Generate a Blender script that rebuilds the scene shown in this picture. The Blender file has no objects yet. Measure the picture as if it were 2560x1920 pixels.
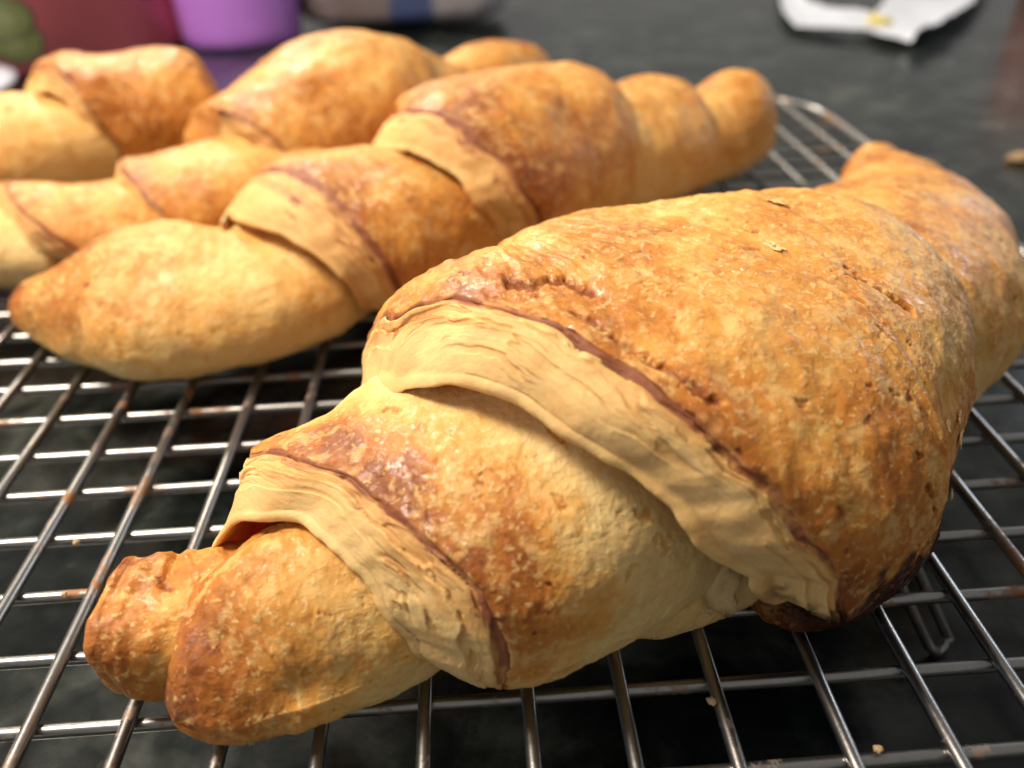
import bpy, math, random
import numpy as np
from mathutils import Matrix, Vector

# ------------------------------------------------------------------ camera, world, light
U = 0.0088                      # one scene unit (about 9 mm); the rack's long wires stand 1.25 units apart
SC = bpy.context.scene
COL = SC.collection
CAM_POS = np.array([9.7125, -15.0439, 9.1176])
CR = np.array([0.99777674, -0.05987037, -0.02927669])
CU = np.array([0.0571103, 0.54168168, 0.83864139])
CF = np.array([0.03435112, 0.83844887, -0.54389659])
cam_d = bpy.data.cameras.new('camera'); cam = bpy.data.objects.new('camera', cam_d); COL.objects.link(cam)
M = Matrix(((CR[0], CU[0], -CF[0], CAM_POS[0]*U), (CR[1], CU[1], -CF[1], CAM_POS[1]*U), (CR[2], CU[2], -CF[2], CAM_POS[2]*U), (0, 0, 0, 1)))
cam.matrix_world = M
cam_d.sensor_width = 36; cam_d.lens = 29.12; cam_d.clip_start = 0.005; cam_d.clip_end = 50
cam_d.dof.use_dof = True; cam_d.dof.focus_distance = 10.9*U; cam_d.dof.aperture_fstop = 15.5
SC.camera = cam

w = bpy.data.worlds.new('World'); SC.world = w; w.use_nodes = True
bg = w.node_tree.nodes['Background']; bg.inputs[0].default_value = (1.0, 0.97, 0.93, 1); bg.inputs[1].default_value = 0.25
SC.view_settings.view_transform = 'Standard'; SC.view_settings.look = 'None'
SC.view_settings.exposure = 0.12; SC.view_settings.gamma = 1
SC.render.engine = 'CYCLES'
SC.cycles.use_denoising = True
SC.cycles.max_bounces = 8; SC.cycles.sample_clamp_indirect = 6

def area(name, pos, target, sx, sy, power, col):
    d = bpy.data.lights.new(name, 'AREA'); d.shape = 'RECTANGLE'; d.size = sx*U; d.size_y = sy*U; d.energy = power*U*U; d.color = col
    o = bpy.data.objects.new(name, d); COL.objects.link(o)
    o.location = Vector(pos)*U
    o.rotation_euler = (Vector(target)-Vector(pos)).to_track_quat('-Z', 'Y').to_euler()
    return o
# warm ceiling lamp above the counter, behind and to the left
area('ceiling_lamp', (-25, 5, 58), (8, 2, 2), 20, 20, 72000, (1.0, 0.88, 0.745))
# daylight from a window to the left
area('window_light', (-70, -22, 22), (8, -4, 1), 26, 34, 12000, (0.46, 0.68, 1.0))

# a second ceiling lamp farther back over the counter
area('ceiling_lamp', (-22, 88, 56), (10, 0, 2), 16, 12, 62000, (1.0, 0.90, 0.74))
# second window beyond the right end of the counter
area('window_light', (92, 58, 26), (34, 44, 0), 30, 36, 17000, (0.80, 0.89, 1.0))

# ------------------------------------------------------------------ helpers
def link(o, parent=None):
    COL.objects.link(o)
    if parent: o.parent = parent
    return o
def thing(name, label, cat, loc, group=None):
    o = bpy.data.objects.new(name, None); COL.objects.link(o); o.location = Vector(loc)*U; o.empty_display_size = 0.01
    o['label'] = label; o['category'] = cat
    if group: o['group'] = group
    return o
def tag(o, label, cat, group=None):
    o['label'] = label; o['category'] = cat
    if group: o['group'] = group
    return o
def mesh_obj(name, V, F, mat, parent=None, smooth=True, attrs=None, loc=None):
    """V n x 3 in units (world); F m x 4 or m x 3 int array"""
    V = np.asarray(V, float)
    base = np.array(loc if loc is not None else ((np.array(parent.location)/U) if parent else (0, 0, 0)))
    me = bpy.data.meshes.new(name)
    F = np.asarray(F, np.int32); k = F.shape[1]
    me.vertices.add(len(V)); me.vertices.foreach_set('co', ((V-base)*U).astype(np.float32).ravel())
    me.loops.add(F.size); me.loops.foreach_set('vertex_index', F.ravel())
    me.polygons.add(len(F)); me.polygons.foreach_set('loop_start', np.arange(0, F.size, k, dtype=np.int32))
    me.polygons.foreach_set('loop_total', np.full(len(F), k, np.int32))
    me.polygons.foreach_set('use_smooth', np.full(len(F), smooth, bool))
    me.update(calc_edges=True)
    for an, arr in (attrs or {}).items():
        a = me.attributes.new(an, 'FLOAT_COLOR', 'POINT'); a.data.foreach_set('color', arr.astype(np.float32).ravel())
    me.materials.append(mat)
    o = bpy.data.objects.new(name, me)
    if parent is None: o.location = Vector(base)*U
    return link(o, parent)
def grid_faces(ns, nt, wrap=True):
    i = np.arange(ns-1)[:, None]; j = np.arange(nt if wrap else nt-1)[None]
    j2 = (j+1) % nt
    f = np.stack([i*nt+j, i*nt+j2, (i+1)*nt+j2, (i+1)*nt+j], -1)
    return f.reshape(-1, 4)
def tube_mesh(path, r, n=12, caps=True):
    """a round wire along a path (k x 3)"""
    path = np.asarray(path, float); T = np.gradient(path, axis=0); T /= np.linalg.norm(T, axis=1, keepdims=True)
    up = np.array([0, 0, 1.0]); A = np.cross(T, up); bad = np.linalg.norm(A, axis=1) < 1e-3
    A[bad] = np.cross(T[bad], [0, 1.0, 0]); A /= np.linalg.norm(A, axis=1, keepdims=True); B = np.cross(A, T)
    th = np.linspace(0, 2*np.pi, n, endpoint=False)
    r = np.broadcast_to(np.asarray(r, float), (len(path),))
    V = path[:, None]+r[:, None, None]*(A[:, None]*np.cos(th)[None, :, None]+B[:, None]*np.sin(th)[None, :, None])
    return V.reshape(-1, 3), grid_faces(len(path), n)

# ---- numpy noise
_rng = np.random.default_rng(7)
_perm = _rng.permutation(256).astype(np.int32); _perm = np.concatenate([_perm]*3)
_grad = _rng.normal(size=(256, 3)).astype(np.float32); _grad /= np.linalg.norm(_grad, axis=1, keepdims=True)
def gn(P):
    P = np.asarray(P, np.float32); sh = P.shape[:-1]; P = P.reshape(-1, 3)
    I = np.floor(P).astype(np.int32); f = P-I; I &= 255
    u = f*f*f*(f*(f*6-15)+10)
    out = 0
    for dx in (0, 1):
        hx = _perm[I[:, 0]+dx]; wx = u[:, 0] if dx else 1-u[:, 0]
        for dy in (0, 1):
            hy = _perm[hx+I[:, 1]+dy]; wy = u[:, 1] if dy else 1-u[:, 1]
            for dz in (0, 1):
                g = _grad[_perm[hy+I[:, 2]+dz]]; wz = u[:, 2] if dz else 1-u[:, 2]
                out = out+wx*wy*wz*(g[:, 0]*(f[:, 0]-dx)+g[:, 1]*(f[:, 1]-dy)+g[:, 2]*(f[:, 2]-dz))
    return (out*1.6).reshape(sh)
def fbm(P, o=3, g=.5, seed=0):
    P = np.asarray(P)+seed*17.31; r = 0; a = 1
    for k in range(o): r = r+a*gn(P*(2.03**k)+k*5.7); a *= g
    return r
def sst(a, b, x): t = np.clip((x-a)/(b-a), 0, 1); return t*t*(3-2*t)
def bump(x, c, s): return np.exp(-((x-c)/s)**2)

# ---- tubes
def herm(xs, ys, x):
    xs = np.asarray(xs, float); ys = np.asarray(ys, float); m = np.gradient(ys, xs, axis=0)
    xc = np.clip(np.asarray(x, float), xs[0], xs[-1]); i = np.clip(np.searchsorted(xs, xc, 'right')-1, 0, len(xs)-2)
    h = xs[i+1]-xs[i]; t = (xc-xs[i])/h
    if ys.ndim > 1: t = t[..., None]; h = h[..., None]
    return ((1+2*t)*(1-t)**2)*ys[i]+t*(1-t)**2*h*m[i]+t*t*(3-2*t)*ys[i+1]+t*t*(t-1)*h*m[i+1]
class Tube:
    """dough roll lying on the rack; stations x, y, lift, half width, height"""
    def __init__(self, st, ex=.9, eyu=1.0, eyd=.62, zf=.42):
        st = np.asarray(st, float); self.st = st; d = np.linalg.norm(np.diff(st[:, :2], axis=0), axis=1)
        self.k = np.concatenate([[0], np.cumsum(d)]); self.L = self.k[-1]; self.ex, self.eyu, self.eyd, self.zf = ex, eyu, eyd, zf
    def pt(self, s, th, off=0., sc=1.):
        s, th = np.broadcast_arrays(np.asarray(s, float), np.asarray(th, float))
        v = herm(self.k, self.st, s); e = 1e-3*self.L
        T = herm(self.k, self.st[:, :2], np.minimum(s+e, self.L))-herm(self.k, self.st[:, :2], np.maximum(s-e, 0))
        T /= np.linalg.norm(T, axis=-1, keepdims=True)+1e-12
        N = np.stack([T[..., 1], -T[..., 0]], -1); c, sn = np.cos(th), np.sin(th)
        X = np.sign(c)*np.abs(c)**self.ex; Y = np.where(sn > 0, np.abs(sn)**self.eyu, -np.abs(sn)**self.eyd)
        ww = np.maximum(v[..., 3]*sc+off, .02); zc = v[..., 2]+self.zf*v[..., 4]
        hu = np.maximum(v[..., 4]*(1-self.zf)*sc+off, .02); hd = np.maximum(v[..., 4]*self.zf*sc+np.minimum(off, 0), .02)
        xy = v[..., :2]+N*(ww*X)[..., None]
        if self.ext is not None:      # beyond the ends the roll goes on straight (used by slanting edges)
            ov = np.where(s < 0, s, np.where(s > self.L, s-self.L, 0)); xy = xy+T*ov[..., None]
        return np.concatenate([xy, (zc+np.where(Y > 0, hu, hd)*Y)[..., None]], -1)
    ext = 1
def ring_interp(tab, th):
    """edge table (degrees -> s) made periodic; theta in radians -90..270"""
    tab = sorted(tab); d = np.array([t[0] for t in tab], float); v = np.array([t[1] for t in tab], float)
    x = np.degrees(th); x = (x+90) % 360-90
    d2 = np.concatenate([d-360, d, d+360]); v2 = np.concatenate([v, v, v])
    y = np.interp(x, d2, v2)
    return y
def smooth_ring(y, k):
    n = len(y); ker = np.hanning(2*k+3)[1:-1]; ker /= ker.sum()
    return np.convolve(np.concatenate([y[-k:], y, y[:k]]), ker, 'valid')
def thetas(nvis, nbot):
    a = np.linspace(-60, 205, nvis, endpoint=False); b = np.linspace(205, 300, nbot, endpoint=False)
    return np.radians(np.concatenate([a, b]))
def gnorm(P):
    ds = np.gradient(P, axis=0); dt = (np.roll(P, -1, 1)-np.roll(P, 1, 1)); n = np.cross(dt, ds)
    n /= np.linalg.norm(n, axis=-1, keepdims=True)+1e-12
    c = P.mean(1, keepdims=True)
    if ((P-c)*n).sum() < 0: n = -n
    return n

def build_roll(name, parent, mat, st, nvis=300, nbot=60, ncrust=200, A=None, B=None, d=.4, nband=50, nunder=24,
               end=.8, endk=1.0, start=0., seed=0, brown=(.75, .35), lump=.07, fine=1.0, pale=.5, gloss=None, spots=(), lowpale=.25,
               rag=.04, bd=None, burnt=None, tube_kw=None, topb=.15, endbrown=.0, edge_w=.35, flat=None, tears=(), wav=.05, bandtone=0., dimple=None):
    T = Tube(st, **(tube_kw or {})); th = thetas(nvis, nbot); nt = len(th)
    cols_s, cols_o, cols_sc, band, dist, vv = [], [], [], [], [], []
    ones = np.ones(nt)
    wob = rag*fbm(np.stack([th*2.2, th*0+seed, th*0], -1), 3, .6, seed)*1.5
    if A is not None:
        a = smooth_ring(ring_interp(A, th), max(3, nvis//50)); b = smooth_ring(ring_interp(B, th), max(3, nvis//50))
        b = np.maximum(b, a+.15)
        a = a+wob; b = b+wob+rag*.5*fbm(np.stack([th*7, th*0+seed+3, th*0], -1), 3, .6, seed)
        for t in np.linspace(1, 0.0, nunder):
            cols_s.append(a+.12+1.1*t); cols_o.append(-(d+.16+.25*t)*ones); band.append(1); dist.append(0*ones); vv.append(-t*ones-.2)
        for t in np.linspace(0, np.pi, 14)[1:-1]:
            cols_s.append(a+.12-.13*math.sin(t)); cols_o.append(-(d+.08+.08*math.cos(t))*ones); band.append(1); dist.append(0*ones); vv.append(0*ones-.1*math.cos(t/2))
        for t in np.linspace(0, 1, nband):
            prof = -d*(1-t)**2.1 - .08*d*math.exp(-((t-.88)/.06)**2)
            cols_s.append(a+.12+(b-a-.12)*t); cols_o.append(prof*ones); band.append(1); dist.append((t-1)*(b-a)); vv.append(t*ones)
        s0 = b
    else:
        s0 = 0*ones
    Lc = T.L
    tt = np.linspace(0, 1, ncrust)
    if A is not None: tt = tt[1:]
    # finer towards a rounded end
    for t in tt:
        te = t if end <= 0 else (t if t < .75 else .75+.25*math.sin((t-.75)/.25*math.pi/2))
        s = s0+(Lc-s0)*te
        sc = ones.copy()
        if end > 0:
            q = np.clip((s-(Lc-end))/end, 0, 1); sc = np.power(np.maximum(1-q*q, 1e-4), .5*endk)
        if start > 0:
            q = np.clip((start-s)/start, 0, 1); sc = sc*np.sqrt(np.maximum(1-q*q, 1e-4))
        lip = .02*np.exp(-((s-s0)/.2)**2) if A is not None else 0*s
        cols_s.append(s); cols_o.append(lip*ones); cols_sc.append(sc); band.append(0); dist.append(s-s0); vv.append(1+(s-s0)/np.maximum(Lc-s0, .1))
    S_ = np.array(cols_s); O_ = np.array(cols_o); n0 = len(S_)-len(cols_sc)
    SC_ = np.ones_like(S_); SC_[n0:] = np.array(cols_sc)
    band = np.array(band)[:, None]*np.ones((1, nt)); dist = np.array(dist); vv = np.array(vv)
    TH = np.broadcast_to(th[None], S_.shape)
    P = T.pt(S_, TH, O_, SC_)
    N = gnorm(P)
    r_mean = T.st[:, 4].mean()*.5
    Q = P+seed*11.7
    isb = (band > .5) & (vv > -.05)
    crust = 1-band
    # ---------------- relief
    D = lump*fbm(Q*.55, 2, .5, 1)+lump*.30*fbm(Q*1.7, 2, .5, 2)
    aniso = np.stack([S_*2.4, TH*r_mean*1.0, 0*S_+seed], -1)
    wr = fbm(aniso*1.4, 3, .55, 4)
    D += crust*wav*.4*wr
    warp = np.stack([fbm(Q*1.9, 2, .5, 21), fbm(Q*1.9, 2, .5, 22), fbm(Q*1.9, 2, .5, 23)], -1)
    QW = Q+.16*warp+.05*np.stack([fbm(Q*6, 2, .5, 24), fbm(Q*6, 2, .5, 25), fbm(Q*6, 2, .5, 26)], -1)
    m1 = fbm(QW*1.5, 4, .58, 31); m2 = fbm(QW*3.6, 3, .6, 32); m3 = fbm(Q*8.5, 2, .6, 33)
    fl = sst(.24, .36, fbm(QW*2.7, 3, .6, 34)+.35*m2+.35*m1-(.45-pale)*.6)
    spk = sst(.40, .52, fbm(QW*5.5, 3, .55, 41)+.3*m1)
    fleck = np.clip(.5+.9*(m1+(pale-.42)*3), 0, 1)
    D += crust*fine*(.005*fl+.004*spk+.004*m2+.003*m3)
    # tears in the skin: sunken ragged pits
    pit = sst(.80, .90, fbm(QW*np.array([2.2, 2.2, 3.0]), 4, .6, 51))
    D -= crust*fine*.02*pit
    # lamination and pores of the cut face
    lam = fbm(np.stack([dist*15, TH*r_mean*.35, 0*S_+seed], -1)+.25*warp, 3, .55, 61)
    por = sst(.20, .36, fbm(np.stack([dist*5.2, TH*r_mean*1.1, 0*S_+seed+9], -1)+.3*warp, 3, .55, 62))
    pmask = band*sst(.30, .55, vv+.5*fbm(Q*.8, 2, .5, 63))*(1-sst(.92, 1.0, vv))
    lx = vv*(3.3 if nband > 60 else 2.2)+.55*fbm(np.stack([TH*1.5, 0*S_+seed, 0*S_], -1), 3, .55, 64)+.16*fbm(np.stack([TH*r_mean*2.2, vv*2, 0*S_+seed], -1), 3, .6, 65)
    saw = np.where(band > .5, (lx % 1.0), .5); rough_ = sst(-.25, .25, fbm(np.stack([TH*r_mean*.5, vv*1.5, 0*S_+seed+4], -1), 2, .5, 66))
    tmask = band*sst(.22, .42, vv)*(1-sst(.93, 1.0, vv))*rough_
    D += tmask*d*.16*(saw-.5)
    D += band*(.004*lam*sst(.15, .5, vv)*(1-.8*sst(.82, .92, vv))+.004*m2)-pmask*.03*por
    tr_ = np.zeros_like(D)
    for pl, wd in tears:
        pl = np.array(pl, float); X = S_+.8*wd*m2; Y = TH*r_mean+.8*wd*m1+.4*wd*m3
        for (a0, b0), (a1, b1) in zip(pl[:-1], pl[1:]):
            p0 = np.array([a0, math.radians(b0)*r_mean]); p1 = np.array([a1, math.radians(b1)*r_mean]); dd = p1-p0
            t = np.clip(((X-p0[0])*dd[0]+(Y-p0[1])*dd[1])/(dd@dd), 0, 1)
            dist2 = np.hypot(X-p0[0]-t*dd[0], Y-p0[1]-t*dd[1]); tr_ = np.maximum(tr_, sst(wd, wd*.35, dist2))
    D -= .075*tr_*crust
    if dimple is not None:
        for (ps, pt_, rs, rt, am) in dimple:
            D += am*np.exp(-((S_-ps)/rs)**2-((np.degrees(TH)-pt_)/rt)**2)
    P = P+N*D[..., None]
    under = sst(-.35, -.9, np.sin(TH))
    P[..., 2] = np.maximum(P[..., 2], .02+.02*m2*fine)
    # ---------------- colour fields
    rel = np.clip(dist/np.maximum(T.L-(S_-dist), .2), 0, 1)
    br = brown[0]+(brown[1]-brown[0])*(sst(.05, .9, rel) if bd is None else sst(bd[0], bd[1], dist+.5*fbm(Q*.9, 3, .55, 77)))
    step = sst(-.03, .06, m1*.8+.55*m2+.25*m3)-.5; step2 = sst(.0, .07, fbm(QW*2.6, 4, .6, 73))-.5
    br = br+topb*(np.sin(TH)-.4)+.26*fbm(Q*.75, 3, .5, 71)+.05*m1+.04*m2-.05*step*fine+.05*step2*fine
    if A is not None:
        br = br+.33*np.exp(-np.maximum(dist, 0)/edge_w)*(.75+.5*fbm(Q*1.3, 2, .5, 72))
    br = br-lowpale*sst(.3, -.5, np.sin(TH))
    if endbrown: br = br+endbrown*sst(T.L-1.2, T.L-.1, S_)
    if start: br = br+.25*sst(1.3, .1, S_)
    gl = np.clip(.2+.7*sst(.10, .45, fbm(Q*.9, 2, .5, 81)+.4*m2), 0, 1)*sst(.3, .9, np.sin(TH))*sst(.1, .5, br)
    gl = gl*(1-tr_)
    for (ps, pt_, rs, rt, am, ga) in spots:
        g = np.exp(-((S_-ps)/rs)**2-((np.degrees(TH)-pt_)/rt)**2)
        br = br+am*g; gl = np.clip(gl+ga*g, 0, 1); fleck = fleck*(1-np.clip(ga*g, 0, 1))
    gl = gl*(1-tr_); br = br+.35*pit*crust+.36*tr_*crust
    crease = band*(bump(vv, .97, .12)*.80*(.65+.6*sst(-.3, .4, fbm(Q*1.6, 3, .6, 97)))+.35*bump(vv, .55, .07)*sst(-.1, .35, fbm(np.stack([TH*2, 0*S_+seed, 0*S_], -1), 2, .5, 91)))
    bandc = band*(1-sst(.97, 1.03, vv))
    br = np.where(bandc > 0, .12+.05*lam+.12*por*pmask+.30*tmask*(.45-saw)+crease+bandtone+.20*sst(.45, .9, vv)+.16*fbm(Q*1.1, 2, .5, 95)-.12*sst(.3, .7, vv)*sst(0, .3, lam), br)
    bu = np.zeros_like(br)
    if burnt is not None: bu = burnt(P, S_, TH, m1, m2)
    ca = np.stack([np.clip(br, 0, 1.2), fleck*crust, bandc, gl*crust], -1)
    cb = np.stack([np.clip(bu, 0, 1), np.clip(crease, 0, 1), pmask, 0*br], -1)
    cc = np.stack([dist, TH*r_mean, 0*S_+seed*3.1, 0*S_], -1)
    F = grid_faces(P.shape[0], nt)
    o = mesh_obj(name, P.reshape(-1, 3), F, mat, parent, True, {'ca': ca.reshape(-1, 4), 'cb': cb.reshape(-1, 4), 'cc': cc.reshape(-1, 4)})
    return o

# ------------------------------------------------------------------ materials
def newmat(name):
    m = bpy.data.materials.new(name); m.use_nodes = True; nt = m.node_tree
    return m, nt, nt.nodes['Principled BSDF']
class NB:
    def __init__(self, nt): self.nt = nt
    def n(self, t, **kw):
        x = self.nt.nodes.new(t)
        for k, v in kw.items(): setattr(x, k, v)
        return x
    def l(self, a, b): self.nt.links.new(a, b)
    def math(self, op, a, b=None, clamp=False):
        x = self.n('ShaderNodeMath', operation=op, use_clamp=clamp)
        for i, v in enumerate((a, b)):
            if v is None: continue
            if isinstance(v, (int, float)): x.inputs[i].default_value = v
            else: self.l(v, x.inputs[i])
        return x.outputs[0]
    def noise(self, scale, detail=4, rough=.55, vec=None, dist=0):
        x = self.n('ShaderNodeTexNoise'); x.inputs['Scale'].default_value = scale; x.inputs['Detail'].default_value = detail
        x.inputs['Roughness'].default_value = rough; x.inputs['Distortion'].default_value = dist
        if vec is not None: self.l(vec, x.inputs['Vector'])
        return x.outputs['Fac']
    def ramp(self, fac, stops):
        x = self.n('ShaderNodeValToRGB'); e = x.color_ramp.elements
        while len(e) < len(stops): e.new(.5)
        for el, (p, c) in zip(e, stops): el.position = p; el.color = (*c, 1) if len(c) == 3 else c
        self.l(fac, x.inputs[0]); return x.outputs[0]
    def mix(self, fac, a, b):
        x = self.n('ShaderNodeMix', data_type='RGBA')
        for sock, v in ((x.inputs[0], fac), (x.inputs[6], a), (x.inputs[7], b)):
            if isinstance(v, (int, float)): sock.default_value = v
            elif isinstance(v, tuple): sock.default_value = (*v, 1)
            else: self.l(v, sock)
        return x.outputs[2]
def m_crust():
    m, nt, b = newmat('baked_pastry'); N = NB(nt)
    a = N.n('ShaderNodeAttribute', attribute_name='ca'); c = N.n('ShaderNodeAttribute', attribute_name='cb'); fv = N.n('ShaderNodeAttribute', attribute_name='cc')
    sa = N.n('ShaderNodeSeparateColor'); N.l(a.outputs['Color'], sa.inputs[0]); sb = N.n('ShaderNodeSeparateColor'); N.l(c.outputs['Color'], sb.inputs[0])
    co = N.n('ShaderNodeTexCoord').outputs['Object']
    n1 = N.noise(430, 7, .62, co, .25); n2 = N.noise(1500, 5, .62, co, .2); n3 = N.noise(4500, 3, .6, co)
    # pale flecks and lifted scales with crisp ragged edges
    fa = N.math('ADD', N.noise(400, 6, .6, co, .35), N.math('MULTIPLY', sa.outputs[1], .11))
    flA = N.ramp(fa, [(.58, (0, 0, 0)), (.69, (1, 1, 1))])
    fb_ = N.math('ADD', N.noise(1050, 5, .55, co, .2), N.math('MULTIPLY', sa.outputs[1], .07))
    flB = N.ramp(fb_, [(.60, (0, 0, 0)), (.665, (1, 1, 1))])
    notband = N.math('SUBTRACT', 1.0, sa.outputs[2])
    fl = N.math('MULTIPLY', N.math('MAXIMUM', N.math('MULTIPLY', flA, .50), N.math('MULTIPLY', flB, .62)), notband)
    br = N.math('ADD', sa.outputs[0], N.math('MULTIPLY', N.math('SUBTRACT', n1, .5), .44))
    br = N.math('ADD', br, N.math('MULTIPLY', N.math('SUBTRACT', n2, .5), .30))
    crust = N.ramp(br, [(0, (.81, .565, .235)), (.22, (.77, .45, .135)), (.45, (.69, .325, .070)), (.68, (.54, .205, .036)), (.88, (.39, .124, .022)), (1, (.26, .074, .016))])
    crust = N.mix(fl, crust, N.mix(sa.outputs[0], (.83, .61, .26), (.77, .48, .16)))
    # cut face: layers and pores that follow the edge
    mp = N.n('ShaderNodeMapping'); mp.inputs['Scale'].default_value = (6.5, 2.3, 1); N.l(fv.outputs['Vector'], mp.inputs['Vector'])
    mp2 = N.n('ShaderNodeMapping'); mp2.inputs['Scale'].default_value = (4.6, 1.5, 1); N.l(fv.outputs['Vector'], mp2.inputs['Vector'])
    lam = N.noise(1.6, 6, .62, mp.outputs[0], .35); pr = N.noise(1.7, 5, .6, mp2.outputs[0], .5)
    pore = N.math('MULTIPLY', N.ramp(pr, [(.57, (0, 0, 0)), (.66, (1, 1, 1))]), sb.outputs[2])
    bb = N.math('ADD', sa.outputs[0], N.math('ADD', N.math('MULTIPLY', N.math('SUBTRACT', lam, .5), .30), N.math('MULTIPLY', pore, .34)))
    bb = N.math('ADD', bb, N.math('MULTIPLY', N.math('SUBTRACT', n2, .5), .2))
    bandc = N.ramp(bb, [(0, (.81, .545, .225)), (.3, (.72, .41, .14)), (.6, (.56, .265, .09)), (1, (.28, .10, .048))])
    col = N.mix(sa.outputs[2], crust, bandc)
    dk = N.mix(n2, (.018, .006, .003), (.085, .025, .008))
    col = N.mix(sb.outputs[0], col, dk)
    N.l(col, b.inputs['Base Color'])
    glz = a.outputs['Alpha']
    r = N.math('SUBTRACT', .52, N.math('MULTIPLY', glz, .20)); r = N.math('ADD', r, N.math('MULTIPLY', N.math('SUBTRACT', n2, .5), .35))
    r = N.math('SUBTRACT', r, N.math('MULTIPLY', sb.outputs[0], .28))
    N.l(r, b.inputs['Roughness'])
    b.inputs['Specular IOR Level'].default_value = .20; b.inputs['Coat IOR'].default_value = 1.75
    gm = N.ramp(N.noise(900, 4, .6, co, .3), [(.50, (0, 0, 0)), (.60, (1, 1, 1))])
    N.l(N.math('MULTIPLY', glz, N.math('ADD', .10, N.math('MULTIPLY', gm, .85))), b.inputs['Coat Weight']); b.inputs['Coat Roughness'].default_value = .08
    b.inputs['Subsurface Weight'].default_value = .28; b.inputs['Subsurface Radius'].default_value = (1, .42, .16); b.inputs['Subsurface Scale'].default_value = .0022
    bandh = N.math('MULTIPLY', sa.outputs[2], N.math('SUBTRACT', N.math('MULTIPLY', lam, .9), N.math('MULTIPLY', pore, 1.3)))
    hh = N.math('ADD', N.math('MULTIPLY', n1, .5), N.math('ADD', N.math('MULTIPLY', n2, .45), N.math('MULTIPLY', n3, .28)))
    vo = N.n('ShaderNodeTexVoronoi', feature='F1'); vo.inputs['Scale'].default_value = 620; N.l(co, vo.inputs['Vector'])
    blis = N.math('MULTIPLY', N.math('MULTIPLY', N.math('SUBTRACT', .75, vo.outputs['Distance'], True), N.ramp(n1, [(.46, (0, 0, 0)), (.60, (1, 1, 1))])), N.math('MULTIPLY', notband, 1.5))
    hh = N.math('ADD', hh, blis)
    hh = N.math('ADD', hh, N.math('ADD', bandh, N.math('MULTIPLY', fl, .7)))
    hh = N.math('ADD', hh, N.math('MULTIPLY', N.math('MULTIPLY', glz, N.noise(1300, 3, .6, co)), .9))
    bp = N.n('ShaderNodeBump'); bp.inputs['Strength'].default_value = .58; bp.inputs['Distance'].default_value = .00028
    N.l(hh, bp.inputs['Height']); N.l(bp.outputs[0], b.inputs['Normal']); N.l(bp.outputs[0], b.inputs['Coat Normal'])
    return m
def m_flake():
    m, nt, b = newmat('thin_flake'); N = NB(nt); co = N.n('ShaderNodeTexCoord').outputs['Object']
    n1 = N.noise(700, 4, .6, co)
    N.l(N.ramp(n1, [(.3, (.78, .47, .16)), (.55, (.82, .55, .23)), (.75, (.70, .38, .11))]), b.inputs['Base Color'])
    b.inputs['Roughness'].default_value = .4;     bp = N.n('ShaderNodeBump'); bp.inputs['Strength'].default_value = .5; bp.inputs['Distance'].default_value = .0004; N.l(n1, bp.inputs['Height']); N.l(bp.outputs[0], b.inputs['Normal'])
    return m
def m_wire():
    m, nt, b = newmat('plated_wire'); N = NB(nt); co = N.n('ShaderNodeTexCoord').outputs['Object']
    g = N.n('ShaderNodeNewGeometry').outputs['Position']
    st = N.noise(75, 5, .7, g, .6); f = N.noise(1500, 3, .6, g); sp = N.noise(320, 4, .7, g)
    grime = N.ramp(N.math('ADD', st, N.math('MULTIPLY', N.math('SUBTRACT', sp, .5), .5)), [(.55, (0, 0, 0)), (.66, (1, 1, 1))])
    col = N.mix(N.math('MULTIPLY', f, .6), (.39, .38, .365), (.24, .235, .225))
    col = N.mix(grime, col, N.mix(sp, (.10, .035, .012), (.42, .20, .07)))
    N.l(col, b.inputs['Base Color'])
    N.l(N.math('SUBTRACT', 1.0, N.math('MULTIPLY', grime, .85)), b.inputs['Metallic'])
    N.l(N.math('ADD', .25, N.math('ADD', N.math('MULTIPLY', f, .16), N.math('MULTIPLY', grime, .3))), b.inputs['Roughness'])
    bp = N.n('ShaderNodeBump'); bp.inputs['Strength'].default_value = .25; bp.inputs['Distance'].default_value = .0002; N.l(sp, bp.inputs['Height']); N.l(bp.outputs[0], b.inputs['Normal'])
    return m
def m_granite():
    m, nt, b = newmat('dark_granite'); N = NB(nt); co = N.n('ShaderNodeTexCoord').outputs['Object']
    n1 = N.noise(38, 5, .6, co, .8); n2 = N.noise(130, 4, .6, co, .4); n3 = N.noise(600, 3, .6, co)
    f = N.math('ADD', n1, N.math('MULTIPLY', N.math('SUBTRACT', n2, .5), .55))
    col = N.ramp(f, [(.36, (.004, .006, .006)), (.50, (.014, .018, .016)), (.60, (.034, .039, .034)), (.76, (.085, .092, .078))])
    fl = N.ramp(n3, [(.70, (0, 0, 0)), (.80, (1, 1, 1))])
    col = N.mix(N.math('MULTIPLY', fl, .08), col, (.16, .16, .13))
    N.l(col, b.inputs['Base Color']); b.inputs['Specular IOR Level'].default_value = .5
    N.l(N.math('ADD', .12, N.math('MULTIPLY', n2, .14)), b.inputs['Roughness'])
    return m
def m_plain(name, col, rough=.5, var=.12, scale=120, spec=.5, sub=0):
    m, nt, b = newmat(name); N = NB(nt); co = N.n('ShaderNodeTexCoord').outputs['Object']
    n = N.noise(scale, 4, .6, co)
    lo = tuple(c*(1-var) for c in col); hi = tuple(min(1, c*(1+var)) for c in col)
    N.l(N.ramp(n, [(.3, lo), (.7, hi)]), b.inputs['Base Color']); b.inputs['Roughness'].default_value = rough; b.inputs['Specular IOR Level'].default_value = spec
    if sub: b.inputs['Subsurface Weight'].default_value = sub; b.inputs['Subsurface Scale'].default_value = .003
    return m
CRUST = m_crust(); FLAKE = m_flake(); WIRE = m_wire(); GRANITE = m_granite()

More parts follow.
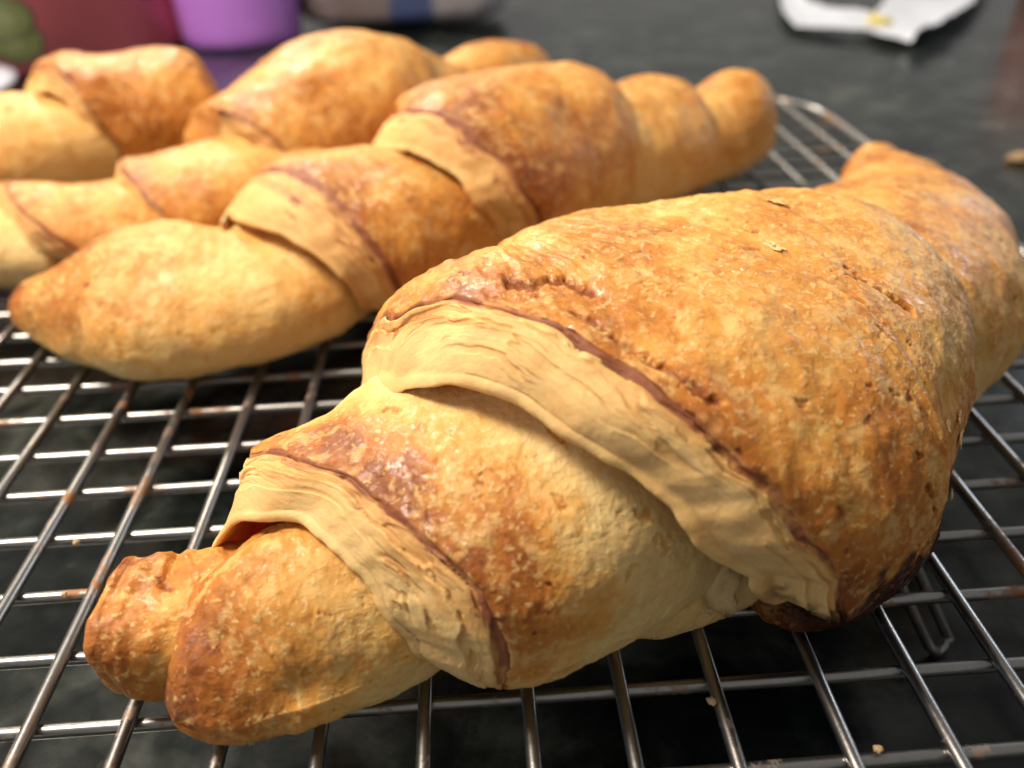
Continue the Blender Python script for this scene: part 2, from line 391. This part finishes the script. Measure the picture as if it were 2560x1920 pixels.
# ------------------------------------------------------------------ counter
ZT = -2.15                        # counter top, units
def box(name, x0, x1, y0, y1, z0, z1, mat, parent=None):
    V = [(x, y, z) for x in (x0, x1) for y in (y0, y1) for z in (z0, z1)]
    F = [(0, 1, 3, 2), (4, 6, 7, 5), (0, 4, 5, 1), (2, 3, 7, 6), (0, 2, 6, 4), (1, 5, 7, 3)]
    return mesh_obj(name, V, F, mat, parent, False)
ct = box('countertop', -140, 170, -45, 160, ZT-3.4, ZT, GRANITE); ct['kind'] = 'structure'

# ------------------------------------------------------------------ cooling rack
RACK = thing('cooling_rack', 'wire cooling rack with a round-cornered rim, holding the croissants above the dark counter', 'cooling rack', (6, 3, ZT))
RW = .092
XR, YF, XL, YN = 23.75, 20.6, -13.2, -16.5
rnd = random.Random(3)
def rim_path():
    r = 3.6; p = []
    for cx, cy, a0 in ((XR-r, YF-r, 0), (XL+r, YF-r, 90), (XL+r, YN+r, 180), (XR-r, YN+r, 270)):
        for k in range(13):
            a = math.radians(a0+90*k/12); p.append((cx+r*math.cos(a), cy+r*math.sin(a), -.06))
    p.append(p[0]); p.append(p[1]); return p
def rim_x(y):                     # inside reach of a cross wire at y
    r = 3.6; dy = max(0, y-(YF-r), (YN+r)-y); return r-math.sqrt(max(0, r*r-dy*dy))
def rim_y(x):
    r = 3.6; dx = max(0, x-(XR-r), (XL+r)-x); return r-math.sqrt(max(0, r*r-dx*dx))
def wire(name, p0, p1, bend=.025):
    n = 26; t = np.linspace(0, 1, n)[:, None]; P = np.array(p0)*(1-t)+np.array(p1)*t
    k = rnd.uniform(.5, 1.2); P[:, 2] += bend*.5*np.sin(t[:, 0]*math.pi*k*3+rnd.random()*6); ax = 0 if abs(p1[1]-p0[1]) > abs(p1[0]-p0[0]) else 1
    P[:, ax] += bend*np.sin(t[:, 0]*math.pi*k*2+rnd.random()*6)
    V, F = tube_mesh(P, RW, 12); return mesh_obj(name, V, F, WIRE, RACK)
LONG_OFF = {3: .0, 4: .03, 5: .03, 6: -.05, 7: -.03, 8: .03, 9: -.01, 10: -.07, 11: .04, 12: .01}
for i in range(-10, 20):
    x = i*1.25+LONG_OFF.get(i, rnd.uniform(-.03, .03)); c = rim_y(x)
    wire('long_wire', (x, YN+c, 0), (x, YF-c, 0))
for j in range(-17, 14):
    y = -j*1.1868+.0439; c = rim_x(y)
    if y > YF-.2 or y < YN+.2: continue
    wire('cross_wire', (XL+c, y, -.15), (XR-c, y, -.15))
V, F = tube_mesh(rim_path(), .15, 14); mesh_obj('rim_wire', V, F, WIRE, RACK)
def leg(x, y, dx=1.0, dy=-.5):
    zb = ZT+.06; p = [(x, y, -.2)]
    for k in range(8): t = k/7; p.append((x+dx*.92*t, y+dy*.92*t, -.2+(zb+.22+.2)*t))
    for k in range(1, 10):
        a = math.pi*k/10; p.append((x+dx+.19*(1-math.cos(a)), y+dy+.12*(1-math.cos(a)), zb+.2-.2*math.sin(a)))
    for k in range(8): t = 1-k/7; p.append((x+.40+dx*.92*t, y+.22+dy*.92*t, -.2+(zb+.22+.2)*t))
    V, F = tube_mesh(p, .085, 10); mesh_obj('leg', V, F, WIRE, RACK)
leg(15.75, -6.15, .95, -.45); leg(15.7, 14, .9, .4); leg(-5, -6.2, -.9, -.45); leg(-5, 14, -.9, .4)

# ------------------------------------------------------------------ croissants
ZR = .075
G = 'croissants cooling on the wire rack'
def up(st): return [(x, y, l+ZR, ww, h) for x, y, l, ww, h in st]

# -- the big one in front
F1 = thing('croissant', 'large croissant in sharp focus at the front, flaky open layers and burnt bottom edge', 'croissant', (12, -5, ZR), G)
S3 = [(8.18,-6.3,0,2.13,2.82),(8.62,-6.16,0,2.76,3.62),(11.18,-5.55,0,3.7,4.48),(13.18,-4.15,0,4.03,4.44),(14.76,-3.11,0,3.08,4.37),(15.89,-1.6,0,1.88,4.05)]
A3 = [(140,.15),(95,.44),(81,.81),(73,1.21),(68,1.52),(61,1.8),(56,1.99),(48,2.27),(41,2.52),(32,2.68),(21,2.8),(8,2.96),(-4,3.24),(-15,3.5),(-60,3.9),(205,.1)]
B3 = [(150,.45),(106,.7),(102,.8),(97,1.09),(90,1.43),(86,1.65),(81,1.96),(77,2.24),(68,2.52),(60,2.77),(52,2.92),(43,3.05),(34,3.17),(25,3.27),(15,3.4),(3,3.55),(-6,3.7),(-20,3.95),(-60,4.3),(205,.5)]
def burnt3(P, S_, TH, m1, m2):
    return sst(1.75, 1.15, P[..., 2]+.45*m1+.3*m2)*sst(12.2, 13.2, P[..., 0]+.3*m1)*(P[..., 1] < -3)
build_roll('outer_wrap', F1, CRUST, up(S3), 760, 90, 330, A3, B3, d=.42, tube_kw=dict(eyd=.46), nband=110, nunder=20, end=.9, endk=.8, seed=1, brown=(.60, .54), lump=.09,
           pale=.47, burnt=burnt3, endbrown=.12, wav=.08, lowpale=-.30, topb=-.10, edge_w=.5, tears=[([(1.99, 91.5), (2.2, 89), (2.43, 91), (2.65, 89), (2.9, 85)], .085), ([(2.5, 79), (2.72, 72), (2.86, 66), (2.98, 58), (3.1, 51)], .05), ([(5.6, 62), (5.75, 52)], .05), ([(6.3, 66), (6.4, 56), (6.55, 48)], .06), ([(4.6, 15), (4.75, 8)], .05)], spots=[(2.6, 92, .5, 14, .18, .9), (1.6, 100, .6, 12, .1, .7), (4.6, -12, 1.6, 22, .14, 0), (3.8, 95, .7, 9, .05, .6)])
S2 = [(5.87,-7.13,0,1.08,1.77),(6.34,-7.17,0,1.72,2.23),(7.98,-6.72,0,2.11,2.9),(9.29,-6.26,0,2.76,3.32),(10.65,-5.75,0,2.72,3.72),(12.48,-4.66,0,2.4,3.2)]
A2 = [(125,.05),(108,.24),(90,.86),(84,1.22),(79,1.39),(65,1.58),(52,1.7),(38,1.94),(18,2.06),(0,2.28),(-20,2.45),(-60,2.6),(205,.2)]
B2 = [(140,.8),(113,1.0),(105,1.39),(93,1.63),(83,1.94),(70,2.23),(57,2.45),(47,2.69),(37,2.88),(29,3.05),(16,3.12),(-2,3.15),(-60,3.2),(205,.8)]
build_roll('inner_wrap', F1, CRUST, up(S2), 560, 70, 260, A2, B2, d=.32, nband=110, nunder=20, end=.3, seed=2, bd=(.4, 1.7), brown=(.62, .0), lump=.06,
           pale=.46, wav=.02, lowpale=.30, edge_w=.45, spots=[(2.75, 76, .5, 16, .12, .8), (2.0, 100, .5, 18, .18, .3), (3.6, 20, .5, 22, .08, .2)])
S4 = [(15.2,-3.4,0,2.0,3.2),(15.78,-2.89,0,2.24,3.42),(17.35,-.79,0,2.83,3.48),(19.04,1.11,0,2.15,3.03),(20.11,4.01,0,1.55,2.49),(20.6,6.9,.4,.55,1.7)]
build_roll('end_wrap', F1, CRUST, up(S4), 340, 60, 260, end=.7, seed=3, brown=(.42, .62), lump=.09, pale=.45, wav=.05, endbrown=.2, lowpale=.15)
L1 = [(8.32,-6.40,.15,1.1,1.75),(6.74,-7.02,.12,.98,1.24),(5.6,-7.40,.10,.98,1.34),(4.82,-7.42,.24,.80,1.30)]
build_roll('tip', F1, CRUST, up(L1), 240, 50, 180, end=.12, endk=.45, tube_kw=dict(ex=.7, eyu=.7), seed=4, brown=(.15, .70), lump=.13, pale=.36, wav=.10, lowpale=.15, topb=.05, endbrown=.12, dimple=[(3.2, 20, .25, 16, -.14), (3.45, 80, .10, 45, -.08), (2.9, 60, .10, 60, -.05)])
L2 = [(5.82,-8.68,.0,.50,1.0),(6.55,-7.98,0,1.2,1.85),(7.65,-7.45,0,1.4,2.15),(8.7,-6.85,0,1.45,2.25)]
build_roll('tip_fold', F1, CRUST, up(L2), 260, 50, 180, end=.1, start=.5, tube_kw=dict(ex=.95, eyu=1.5), dimple=[(.55, 60, .18, 45, -.10), (1.3, 20, .5, 14, -.10), (1.6, 95, .6, 12, .10)], seed=5, brown=(.60, .12), lump=.08, pale=.40, wav=.04, lowpale=.1, topb=.1, endbrown=.1, spots=[(1.6, 80, .8, 30, .2, .2)])

# -- behind it
C2 = thing('croissant', 'second croissant, just behind the large one, with a pale pointed tip', 'croissant', (8, 5, ZR), G)
K = dict(fine=.8, rag=.03)
build_roll('tip', C2, CRUST, up([(-.75,2.65,.2,.5,.8),(1.1,1.6,0,1.34,2.0),(1.9,1.62,0,2.2,2.35),(4.4,1.9,0,2.55,2.1),(6.4,3.3,0,2.0,2.4)]), 240, 40, 170, end=.3, start=.5, seed=6, brown=(.72, .16), lump=.08, pale=.42, lowpale=.3, spots=[(2.6, 95, .9, 25, .25, .2)], **K)
A = [(120,-.2),(86,.3),(68,.82),(53,1.26),(32,1.58),(9,1.84),(-27,2.13),(-60,2.4),(205,-.1)]
B = [(125,.6),(108,.72),(100,1.40),(86,1.9),(63,2.11),(43,2.26),(22,2.45),(-2,2.66),(-20,2.92),(-60,3.2),(205,.5)]
build_roll('inner_wrap', C2, CRUST, up([(4.1,2.8,0,2.1,2.6),(5.0,2.85,0,3.0,3.02),(7.05,3.74,0,3.0,3.22),(9.02,5.02,0,2.47,3.0),(10.97,6.49,0,2.3,3.2)]), 240, 40, 140, A, B, d=.32, nband=46, nunder=12, end=.3, seed=7, brown=(.62, .22), lump=.07, pale=.42, bandtone=.16, **K)
A = [(130,0),(115,.15),(89,.6),(73,.94),(57,1.23),(35,1.52),(14,1.67),(-6,1.83),(-60,2.1),(205,0)]
B = [(146,.5),(114,.8),(90,1.33),(69,1.7),(51,1.83),(32,1.99),(16,2.09),(-2,2.25),(-60,2.5),(205,.5)]
build_roll('outer_wrap', C2, CRUST, up([(7.18,4.73,0,2.55,3.13),(8.64,5.01,0,3.0,3.99),(10.95,7.18,0,3.13,4.2),(12.93,8.61,0,2.67,3.94),(13.75,9.0,0,2.26,3.6)]), 280, 40, 170, A, B, d=.35, nband=46, nunder=12, end=.6, endk=.7, seed=8, brown=(.66, .48), lump=.09, pale=.42, bandtone=.16, endbrown=.1, **K)
build_roll('end_wrap', C2, CRUST, up([(12.53,7.71,0,2.19,3.5),(14.26,8.76,0,2.26,3.29),(15.54,9.91,0,2.14,3.24),(16.33,10.3,0,1.7,3.0)]), 180, 30, 110, end=.5, endk=.7, seed=9, brown=(.2, .5), lump=.07, pale=.42, **K)
build_roll('tip', C2, CRUST, up([(14.97,9.23,0,1.69,2.75),(16.7,10.04,.07,1.52,2.5),(18.12,11.01,.2,1.44,2.91),(18.95,11.5,.29,1.2,2.5)]), 160, 30, 110, end=.6, endk=.7, seed=10, brown=(.3, .6), lump=.05, pale=.40, **K)

C3 = thing('croissant', 'third croissant, lying behind the second one with its highest hump below the purple cup', 'croissant', (4, 10, ZR), G)
A = [(150,1.2),(110,1.9),(74,2.7),(52,3.27),(28,3.6),(0,4.0),(-60,4.4),(205,1.2)]
B = [(150,1.9),(110,2.2),(83,2.85),(68,3.3),(52,3.7),(34,4.0),(0,4.4),(-60,4.9),(205,1.9)]
build_roll('tip', C3, CRUST, up([(-5.2,4.4,0,1.1,1.2),(-4.0,4.9,0,1.4,1.5),(-2.53,5.4,0,1.5,1.8),(-.48,5.6,0,1.6,1.8)]), 120, 24, 60, end=.3, start=.6, seed=11, brown=(.3, .1), pale=.42, **K)
build_roll('inner_wrap', C3, CRUST, up([(-4.5,5.0,0,1.4,1.6),(-2.53,5.72,0,1.82,2.22),(-.48,5.76,0,1.95,2.14),(1.71,7.24,0,1.94,2.09),(2.78,8.08,0,2.01,2.5)]), 160, 30, 90, A, B, d=.25, nband=26, nunder=10, end=.3, seed=12, brown=(.5, .12), pale=.42, bandtone=.18, **K)
A = [(130,-.5),(90,-.2),(68,.0),(61,.31),(42,.59),(28,.78),(11,.87),(-60,1.2),(205,-.5)]
B = [(130,-.1),(95,.05),(77,.31),(54,.7),(37,.89),(23,1.04),(0,1.25),(-60,1.5),(205,-.1)]
build_roll('inner_wrap', C3, CRUST, up([(.44,6.91,0,1.88,2.35),(1.27,6.99,0,2.15,2.4),(3.35,8.21,0,2.3,2.54),(4.88,9.91,0,2.3,3.0)]), 160, 30, 90, A, B, d=.25, nband=26, nunder=10, end=.3, seed=13, brown=(.5, .2), pale=.42, bandtone=.18, **K)
A = [(130,-.7),(100,-.6),(57,-.35),(41,-.1),(28,.1),(10,.3),(-60,.8),(205,-.7)]
B = [(130,-.1),(100,-.1),(74,.0),(61,.10),(43,.38),(30,.52),(20,.6),(0,.9),(-60,1.3),(205,-.1)]
build_roll('outer_wrap', C3, CRUST, up([(2.8,8.78,0,2.41,3.22),(4.37,10.28,0,2.75,3.96),(5.8,11.92,0,3.0,4.5),(7.0,13.4,0,2.7,4.2),(7.7,14.2,0,2.3,3.9)]), 200, 30, 120, A, B, d=.3, nband=30, nunder=10, end=.6, endk=.7, seed=14, brown=(.55, .4), lump=.11, pale=.45, bandtone=.16, **K)
build_roll('end_wrap', C3, CRUST, up([(6.54,12.77,0,2.01,4.3),(7.35,14.14,0,2.15,3.87),(8.47,15.32,0,1.95,3.1),(9.45,16.16,0,1.55,2.6)]), 140, 24, 80, end=.5, endk=.7, seed=15, brown=(.12, .5), pale=.42, **K)
build_roll('tip', C3, CRUST, up([(9.15,15.46,0,1.65,2.75),(10.42,17.03,0,1.72,3.07),(11.88,18.35,0,1.6,2.82),(12.9,18.9,0,1.25,2.4)]), 140, 24, 80, end=.6, endk=.7, seed=16, brown=(.45, .6), pale=.4, **K)

C4 = thing('croissant', 'short blunt croissant in front of the red tin', 'croissant', (-3, 12.5, ZR), G)
build_roll('inner_wrap', C4, CRUST, up([(-8.51,10.49,0,1.8,2.21),(-6.38,10.86,0,1.99,2.36),(-4.31,11.2,0,2.3,3.2),(-2.6,12.1,0,2.1,3.0),(-1.2,13.1,0,1.8,2.8)]), 160, 30, 90, end=.3, start=.6, seed=17, brown=(.35, .12), pale=.45, **K)
A = [(150,.0),(99,.51),(72,1.0),(57,1.34),(43,1.57),(31,1.65),(8,1.89),(-3,2.04),(-60,2.3),(205,.1)]
B = [(150,.5),(110,.75),(88,1.05),(77,1.3),(66,1.55),(52,1.8),(32,1.95),(16,2.15),(3,2.4),(-60,2.7),(205,.6)]
build_roll('outer_wrap', C4, CRUST, up([(-4.37,11.86,0,1.99,2.65),(-3.32,12.32,0,2.41,3.81),(-1.45,13.35,0,2.5,3.9),(.1,14.2,0,2.4,3.9),(1.2,14.8,0,2.0,3.5)]), 200, 30, 120, A, B, d=.3, nband=30, nunder=10, end=.9, seed=18, brown=(.6, .5), lump=.13, pale=.42, bandtone=.12, endbrown=.15, **K)

# -- loose pieces of the big croissant
def lump_mesh(c, r, seed, sx=1, sy=1, sz=.7):
    n1, n2 = 16, 24; th = np.linspace(0.02, np.pi-.02, n1)[:, None]; f = np.linspace(0, 2*np.pi, n2, endpoint=False)[None]
    D_ = np.stack([np.sin(th)*np.cos(f), np.sin(th)*np.sin(f), np.cos(th)+0*f], -1)
    V = D_*r*(1+.45*fbm(D_*1.4, 3, .6, seed))[..., None]*np.array([sx, sy, sz])+np.array(c); return V.reshape(-1, 3), grid_faces(n1, n2)

TS2 = Tube(up(S2)); TS3 = Tube(up(S3), eyd=.46)
def surf(T, s, th, off): return T.pt(np.asarray(s, float), np.radians(np.asarray(th, float)), off)
def flake(T, s, th, rs, rth, off, curl, ang, seed, mat=FLAKE, name='crust_flake', parent=F1, thick=.014):
    nr, nf = 7, 26; r = np.linspace(0, 1, nr)[1:, None]; f = np.linspace(0, 2*np.pi, nf, endpoint=False)[None]
    R_ = 1+.5*fbm(np.stack([np.cos(f)*.9, np.sin(f)*.9, f*0+seed*.37], -1), 2, .5, seed)+.18*fbm(np.stack([np.cos(f)*3, np.sin(f)*3, f*0+seed], -1), 3, .6, seed)
    x = r*R_*np.cos(f); y = r*R_*np.sin(f)
    lift = curl*np.clip(x*math.cos(ang)+y*math.sin(ang), 0, 2)**1.6+.02*gn(np.stack([x*2, y*2, x*0+seed], -1))
    c, sn = math.cos(seed), math.sin(seed)
    P = surf(T, s+rs*x, th+rth*y, off+0*x); Q0 = surf(T, s+rs*x, th+rth*y, off+.1)
    n = (Q0-P)/np.linalg.norm(Q0-P, axis=-1, keepdims=True); P = P+n*lift[..., None]
    ctr = surf(T, s, th, off)[None]
    V = np.concatenate([ctr, P.reshape(-1, 3)])
    Fq = []
    for i in range(nr-2):
        for j in range(nf): Fq.append((1+i*nf+j, 1+i*nf+(j+1) % nf, 1+(i+1)*nf+(j+1) % nf, 1+(i+1)*nf+j))
    for j in range(0, nf, 2): Fq.append((0, 1+j, 1+(j+1) % nf, 1+(j+2) % nf))
    o = mesh_obj(name, V, Fq, mat, parent)
    md = o.modifiers.new('thickness', 'SOLIDIFY'); md.thickness = thick*U; md.offset = 1
    return o
fr = random.Random(5)
for k in range(7):
    flake(TS3, fr.uniform(3.4, 7.0), fr.uniform(5, 105), fr.uniform(.05, .11), fr.uniform(1.2, 2.4), .02, .02, fr.uniform(0, 6.28), seed=k+31, thick=.008)
DOUGH = m_plain('pale_inner_dough', (.76, .56, .27), .55, .12, 420, .3)
# pale layer showing between the two wraps and a torn flap hanging from the outer one
build_roll('inner_layer', F1, CRUST, [(11.0,-7.62,.06,.14,.34),(11.8,-7.38,.06,.34,.85),(12.5,-7.1,.06,.5,1.5),(13.4,-6.75,.06,.55,1.9)], 120, 30, 110, end=.3, start=.25, seed=23, lump=.10, fine=.8, pale=.5, brown=(.05, .05), lowpale=.05, topb=0)
V, F = lump_mesh((12.62, -7.62, 1.0), .42, 77, .62, .34, 1.15); mesh_obj('torn_flap', V, F, DOUGH, F1)
build_roll('burnt_edge', F1, CRUST, [(13.15,-7.2,.06,.36,.5),(13.9,-7.3,.06,.52,.75),(14.85,-7.0,.06,.55,1.15),(15.65,-6.35,.06,.5,1.3),(16.35,-5.5,.08,.4,1.1)], 90, 30, 120, end=.4, start=.4, seed=21, lump=.10, fine=2.5,
           burnt=lambda P, S_, TH, m1, m2: np.clip(.45+.75*sst(.2, .9, S_)+.2*m1, 0, 1), brown=(.9, 1.0))

# ------------------------------------------------------------------ crumbs
CR_M = m_plain('crumb', (.50, .33, .16), .6, .3, 900)
CG = 'pastry crumbs stuck to the rack'
for k, (x, y, z, r, lab) in enumerate([
        (12.33, -8.66, .09, .075, 'reddish crumb clinging to the side of a wire below the middle of the large croissant'),
        (14.13, -9.42, .03, .07, 'pale crumb on the wire nearest the front, right of the large croissant'),
        (3.30, -6.0, -.03, .06, 'orange crumb on the wire beside the tip of the large croissant'),
        (3.05, -4.86, -.03, .07, 'orange crumb left of the large croissant, farther back than the tip'),
        (6.62, -8.70, -.02, .05, 'tiny crumb on a wire under the rounded tip of the large croissant')]):
    V, F = lump_mesh((x, y, z), r*.75, k+3); o = mesh_obj('crumb', V, F, CR_M, None, loc=(x, y, z)); tag(o, lab, 'crumb', CG)
V, F = lump_mesh((31.9, 16.6, ZT+.16), .36, 40, 1.6, .7, .6); o = mesh_obj('crumb', V, F, CR_M, None, loc=(31.6, 16.6, ZT)); tag(o, 'brown pastry crumb lying alone on the dark counter', 'crumb')

# ------------------------------------------------------------------ things at the back of the counter
def lathe(prof, c, n=96):
    prof = np.array(prof, float); f = np.linspace(0, 2*np.pi, n, endpoint=False)
    V = np.stack([prof[:, None, 0]*np.cos(f)[None]+c[0], prof[:, None, 0]*np.sin(f)[None]+c[1], np.repeat(prof[:, None, 1], n, 1)+c[2]], -1)
    return V.reshape(-1, 3), grid_faces(len(prof), n)
PURPLE = m_plain('purple_plastic', (.52, .20, .66), .3, .04, 60)
o_c = thing('cup', 'plain purple plastic cup standing on the counter behind the croissants', 'cup', (-6.2, 50.2, ZT))
V, F = lathe([(.01, .3), (3.3, .25), (3.75, .05), (4.0, .12), (4.2, .5), (4.25, 1.2), (4.45, 6), (4.7, 11), (4.85, 12), (4.7, 12.05), (4.5, 11.8), (4.2, 6), (3.9, 1.0), (.01, .8)], (-6.2, 50.2, ZT)); mesh_obj('body', V, F, PURPLE, o_c)
V, F = lathe([(4.66, 11.2), (4.86, 11.3), (5.0, 11.7), (4.98, 12.1), (4.75, 12.2), (4.6, 12.0)], (-6.2, 50.2, ZT)); mesh_obj('rim', V, F, PURPLE, o_c)
RED = m_plain('red_enamel', (.88, .20, .22), .35, .05, 50)
KS = m_plain('kiwi_skin_print', (.06, .07, .03), .4, .1); KF = m_plain('kiwi_flesh_print', (.13, .145, .05), .4, .12); KC = m_plain('kiwi_core_print', (.17, .19, .08), .4, .1)
TC = (-21, 50.6, ZT); TR = 10.9
t = thing('tin', 'red tin printed with green kiwi slices', 'tin', TC)
V, F = lathe([(.01, .4), (TR-1, .3), (TR-.5, 0), (TR, .35), (TR, 14), (TR+.2, 14.1), (TR+.2, 14.6), (TR-.1, 14.7), (TR-.4, 14.3), (TR-.4, 1), (.01, .9)], TC, 160); mesh_obj('body', V, F, RED, t)
V, F = lathe([(TR+.22, 14.2), (TR+.45, 14.2), (TR+.45, 15.4), (TR-.2, 15.8), (.01, 15.9)], TC, 160); mesh_obj('lid', V, F, RED, t)
def decal(name, phi, z, rx, rz, off, mat, par):
    nr, nf = 6, 40; r = np.linspace(0.02, 1, nr)[:, None]; f = np.linspace(0, 2*np.pi, nf, endpoint=False)[None]
    ph = phi+r*rx*np.cos(f)/TR; zz = z+r*rz*np.sin(f)+0*ph
    V = np.stack([TC[0]+(TR+off)*np.cos(ph), TC[1]+(TR+off)*np.sin(ph), ZT+zz], -1).reshape(-1, 3)
    return mesh_obj(name, V, grid_faces(nr, nf), mat, par)
for phi, z, r, q_ in ((-1.24, 2.2, 1.55, 0), (-1.26, 3.5, 1.6, .05), (-.40, 4.9, 1.6, 0), (-.9, 7.5, 1.6, 0), (-1.9, 5.2, 1.6, 0)):
    for nm, k, m_, of in (('kiwi_slice', 1, KS, .02), ('kiwi_flesh', .86, KF, .04), ('kiwi_core', .35, KC, .06)): decal(nm, phi, z, r*k, r*k*.8, of+q_, m_, t)
# soft food bag
BAGM, nt_, b_ = newmat('printed_bag'); N = NB(nt_); co = N.n('ShaderNodeTexCoord').outputs['Object']
sx = N.n('ShaderNodeSeparateXYZ'); N.l(co, sx.inputs[0])
wv = N.math('ADD', sx.outputs[0], N.math('MULTIPLY', N.noise(90, 3, .5, co), .012))
N.l(N.ramp(N.math('ADD', N.math('MULTIPLY', wv, 7.0), .45), [(.0, (.16, .12, .11)), (.42, (.17, .13, .12)), (.45, (.045, .065, .15)), (.60, (.045, .065, .15)), (.64, (.26, .23, .23)), (1, (.28, .26, .26))]), b_.inputs['Base Color']); b_.inputs['Roughness'].default_value = .4
n1, n2 = 40, 80; a = np.linspace(0, 1, n1)[:, None]; f = np.linspace(0, 2*np.pi, n2, endpoint=False)[None]
rr = np.sqrt(np.clip(1-(2*a-1)**8, 0.001, 1)); cx, sx_ = np.cos(f), np.sin(f)
X = 5.6+7.6*rr*np.sign(cx)*np.abs(cx)**.4; Y = 55+5.4*rr*np.sign(sx_)*np.abs(sx_)**.5; Z = ZT+.12+6.5*a+0*f
P = np.stack([X+0*a, Y+0*a, Z], -1); P += .5*np.stack([fbm(P*.22, 3, .5, k) for k in (1, 2, 3)], -1)*np.array([1, 1, .5])*sst(0, .12, a)[..., None]
P[..., 2] = np.maximum(P[..., 2], ZT+.02)
o = mesh_obj('food_bag', P.reshape(-1, 3), grid_faces(n1, n2), BAGM, None, loc=(5.6, 55, ZT)); tag(o, 'greyish soft food bag with a blue printed patch lying beside the purple cup', 'bag')
# paper wrapper
PAPER = m_plain('white_paper', (.74, .77, .84), .45, .05, 40); YEL = m_plain('butter_smear', (.75, .62, .15), .4, .1)
wr_ = thing('paper_wrapper', 'open white paper wrapper with a small yellow smear, on the counter at the back', 'wrapper', (41, 48, ZT))
def paper_strip(name, L, Rr, zl, zr, zm, seed):
    L = np.array(L, float); Rr = np.array(Rr, float); u = np.linspace(0, len(L)-1, 60); Lp = herm(np.arange(len(L)), L, u); Rp = herm(np.arange(len(Rr)), Rr, u)
    v = np.linspace(0, 1, 26)[None, :]; P2 = Lp[:, None]*(1-v[..., None])+Rp[:, None]*v[..., None]
    Z = ZT+.1+zl*(1-v)**2+zr*v**2+zm*np.sin(np.pi*v)+0*u[:, None]
    P = np.concatenate([P2, Z[..., None]], -1); P = P+.16*np.stack([fbm(P*.45, 3, .55, seed+k) for k in range(3)], -1); P[..., 2] = np.maximum(P[..., 2], ZT+.05)
    o = mesh_obj(name, P.reshape(-1, 3), grid_faces(60, 26, False), PAPER, wr_); md = o.modifiers.new('thickness', 'SOLIDIFY'); md.thickness = .06*U
paper_strip('paper_flap', [(37.1, 37.5), (36.1, 39.6), (36.3, 42.1), (39.4, 47.7), (46.6, 60.3)], [(37.2, 37.4), (39.5, 39.3), (43.3, 43.5), (47.5, 49.3), (56.5, 62.5)], .5, 1.2, .25, 3)
paper_strip('paper_fold', [(37.3, 63.0), (33.6, 51.0), (32.3, 44.6), (33.8, 42.4), (36.2, 41.1)], [(38.6, 62.7), (36.8, 56.2), (35.7, 50.5), (36.7, 47.6), (38.1, 45.5)], .5, .8, .1, 9)
V, F = lump_mesh((37.7, 43.6, ZT+.75), .8, 50, .8, 1.6, .35); mesh_obj('yellow_smear', V, F, YEL, wr_)
# jar at the far right, pale saucer at the far left
JAR = m_plain('pinkish_ceramic', (.33, .17, .15), .35, .06)
V, F = lathe([(.01, .2), (3.2, .1), (3.6, .4), (3.7, 4), (3.7, 9), (3.2, 10), (2.9, 10.6), (2.7, 10.4), (3.0, 9.6), (3.3, 4), (.01, .9)], (58.5, 55, ZT)); o = mesh_obj('jar', V, F, JAR, None, loc=(58.5, 55, ZT)); tag(o, 'dusky pink jar at the edge of the view past the white wrapper', 'jar')
V, F = lathe([(.01, .15), (3, .12), (4.2, .1), (6.6, 1.0), (7.2, 1.35), (7.25, 1.5), (6.5, 1.25), (4, .4), (.01, .35)], (-21.8, 31.5, ZT)); o = mesh_obj('saucer', V, F, PAPER, None, loc=(-21.8, 31.5, ZT)); tag(o, 'pale bluish white saucer on the counter in front of the red tin', 'saucer')
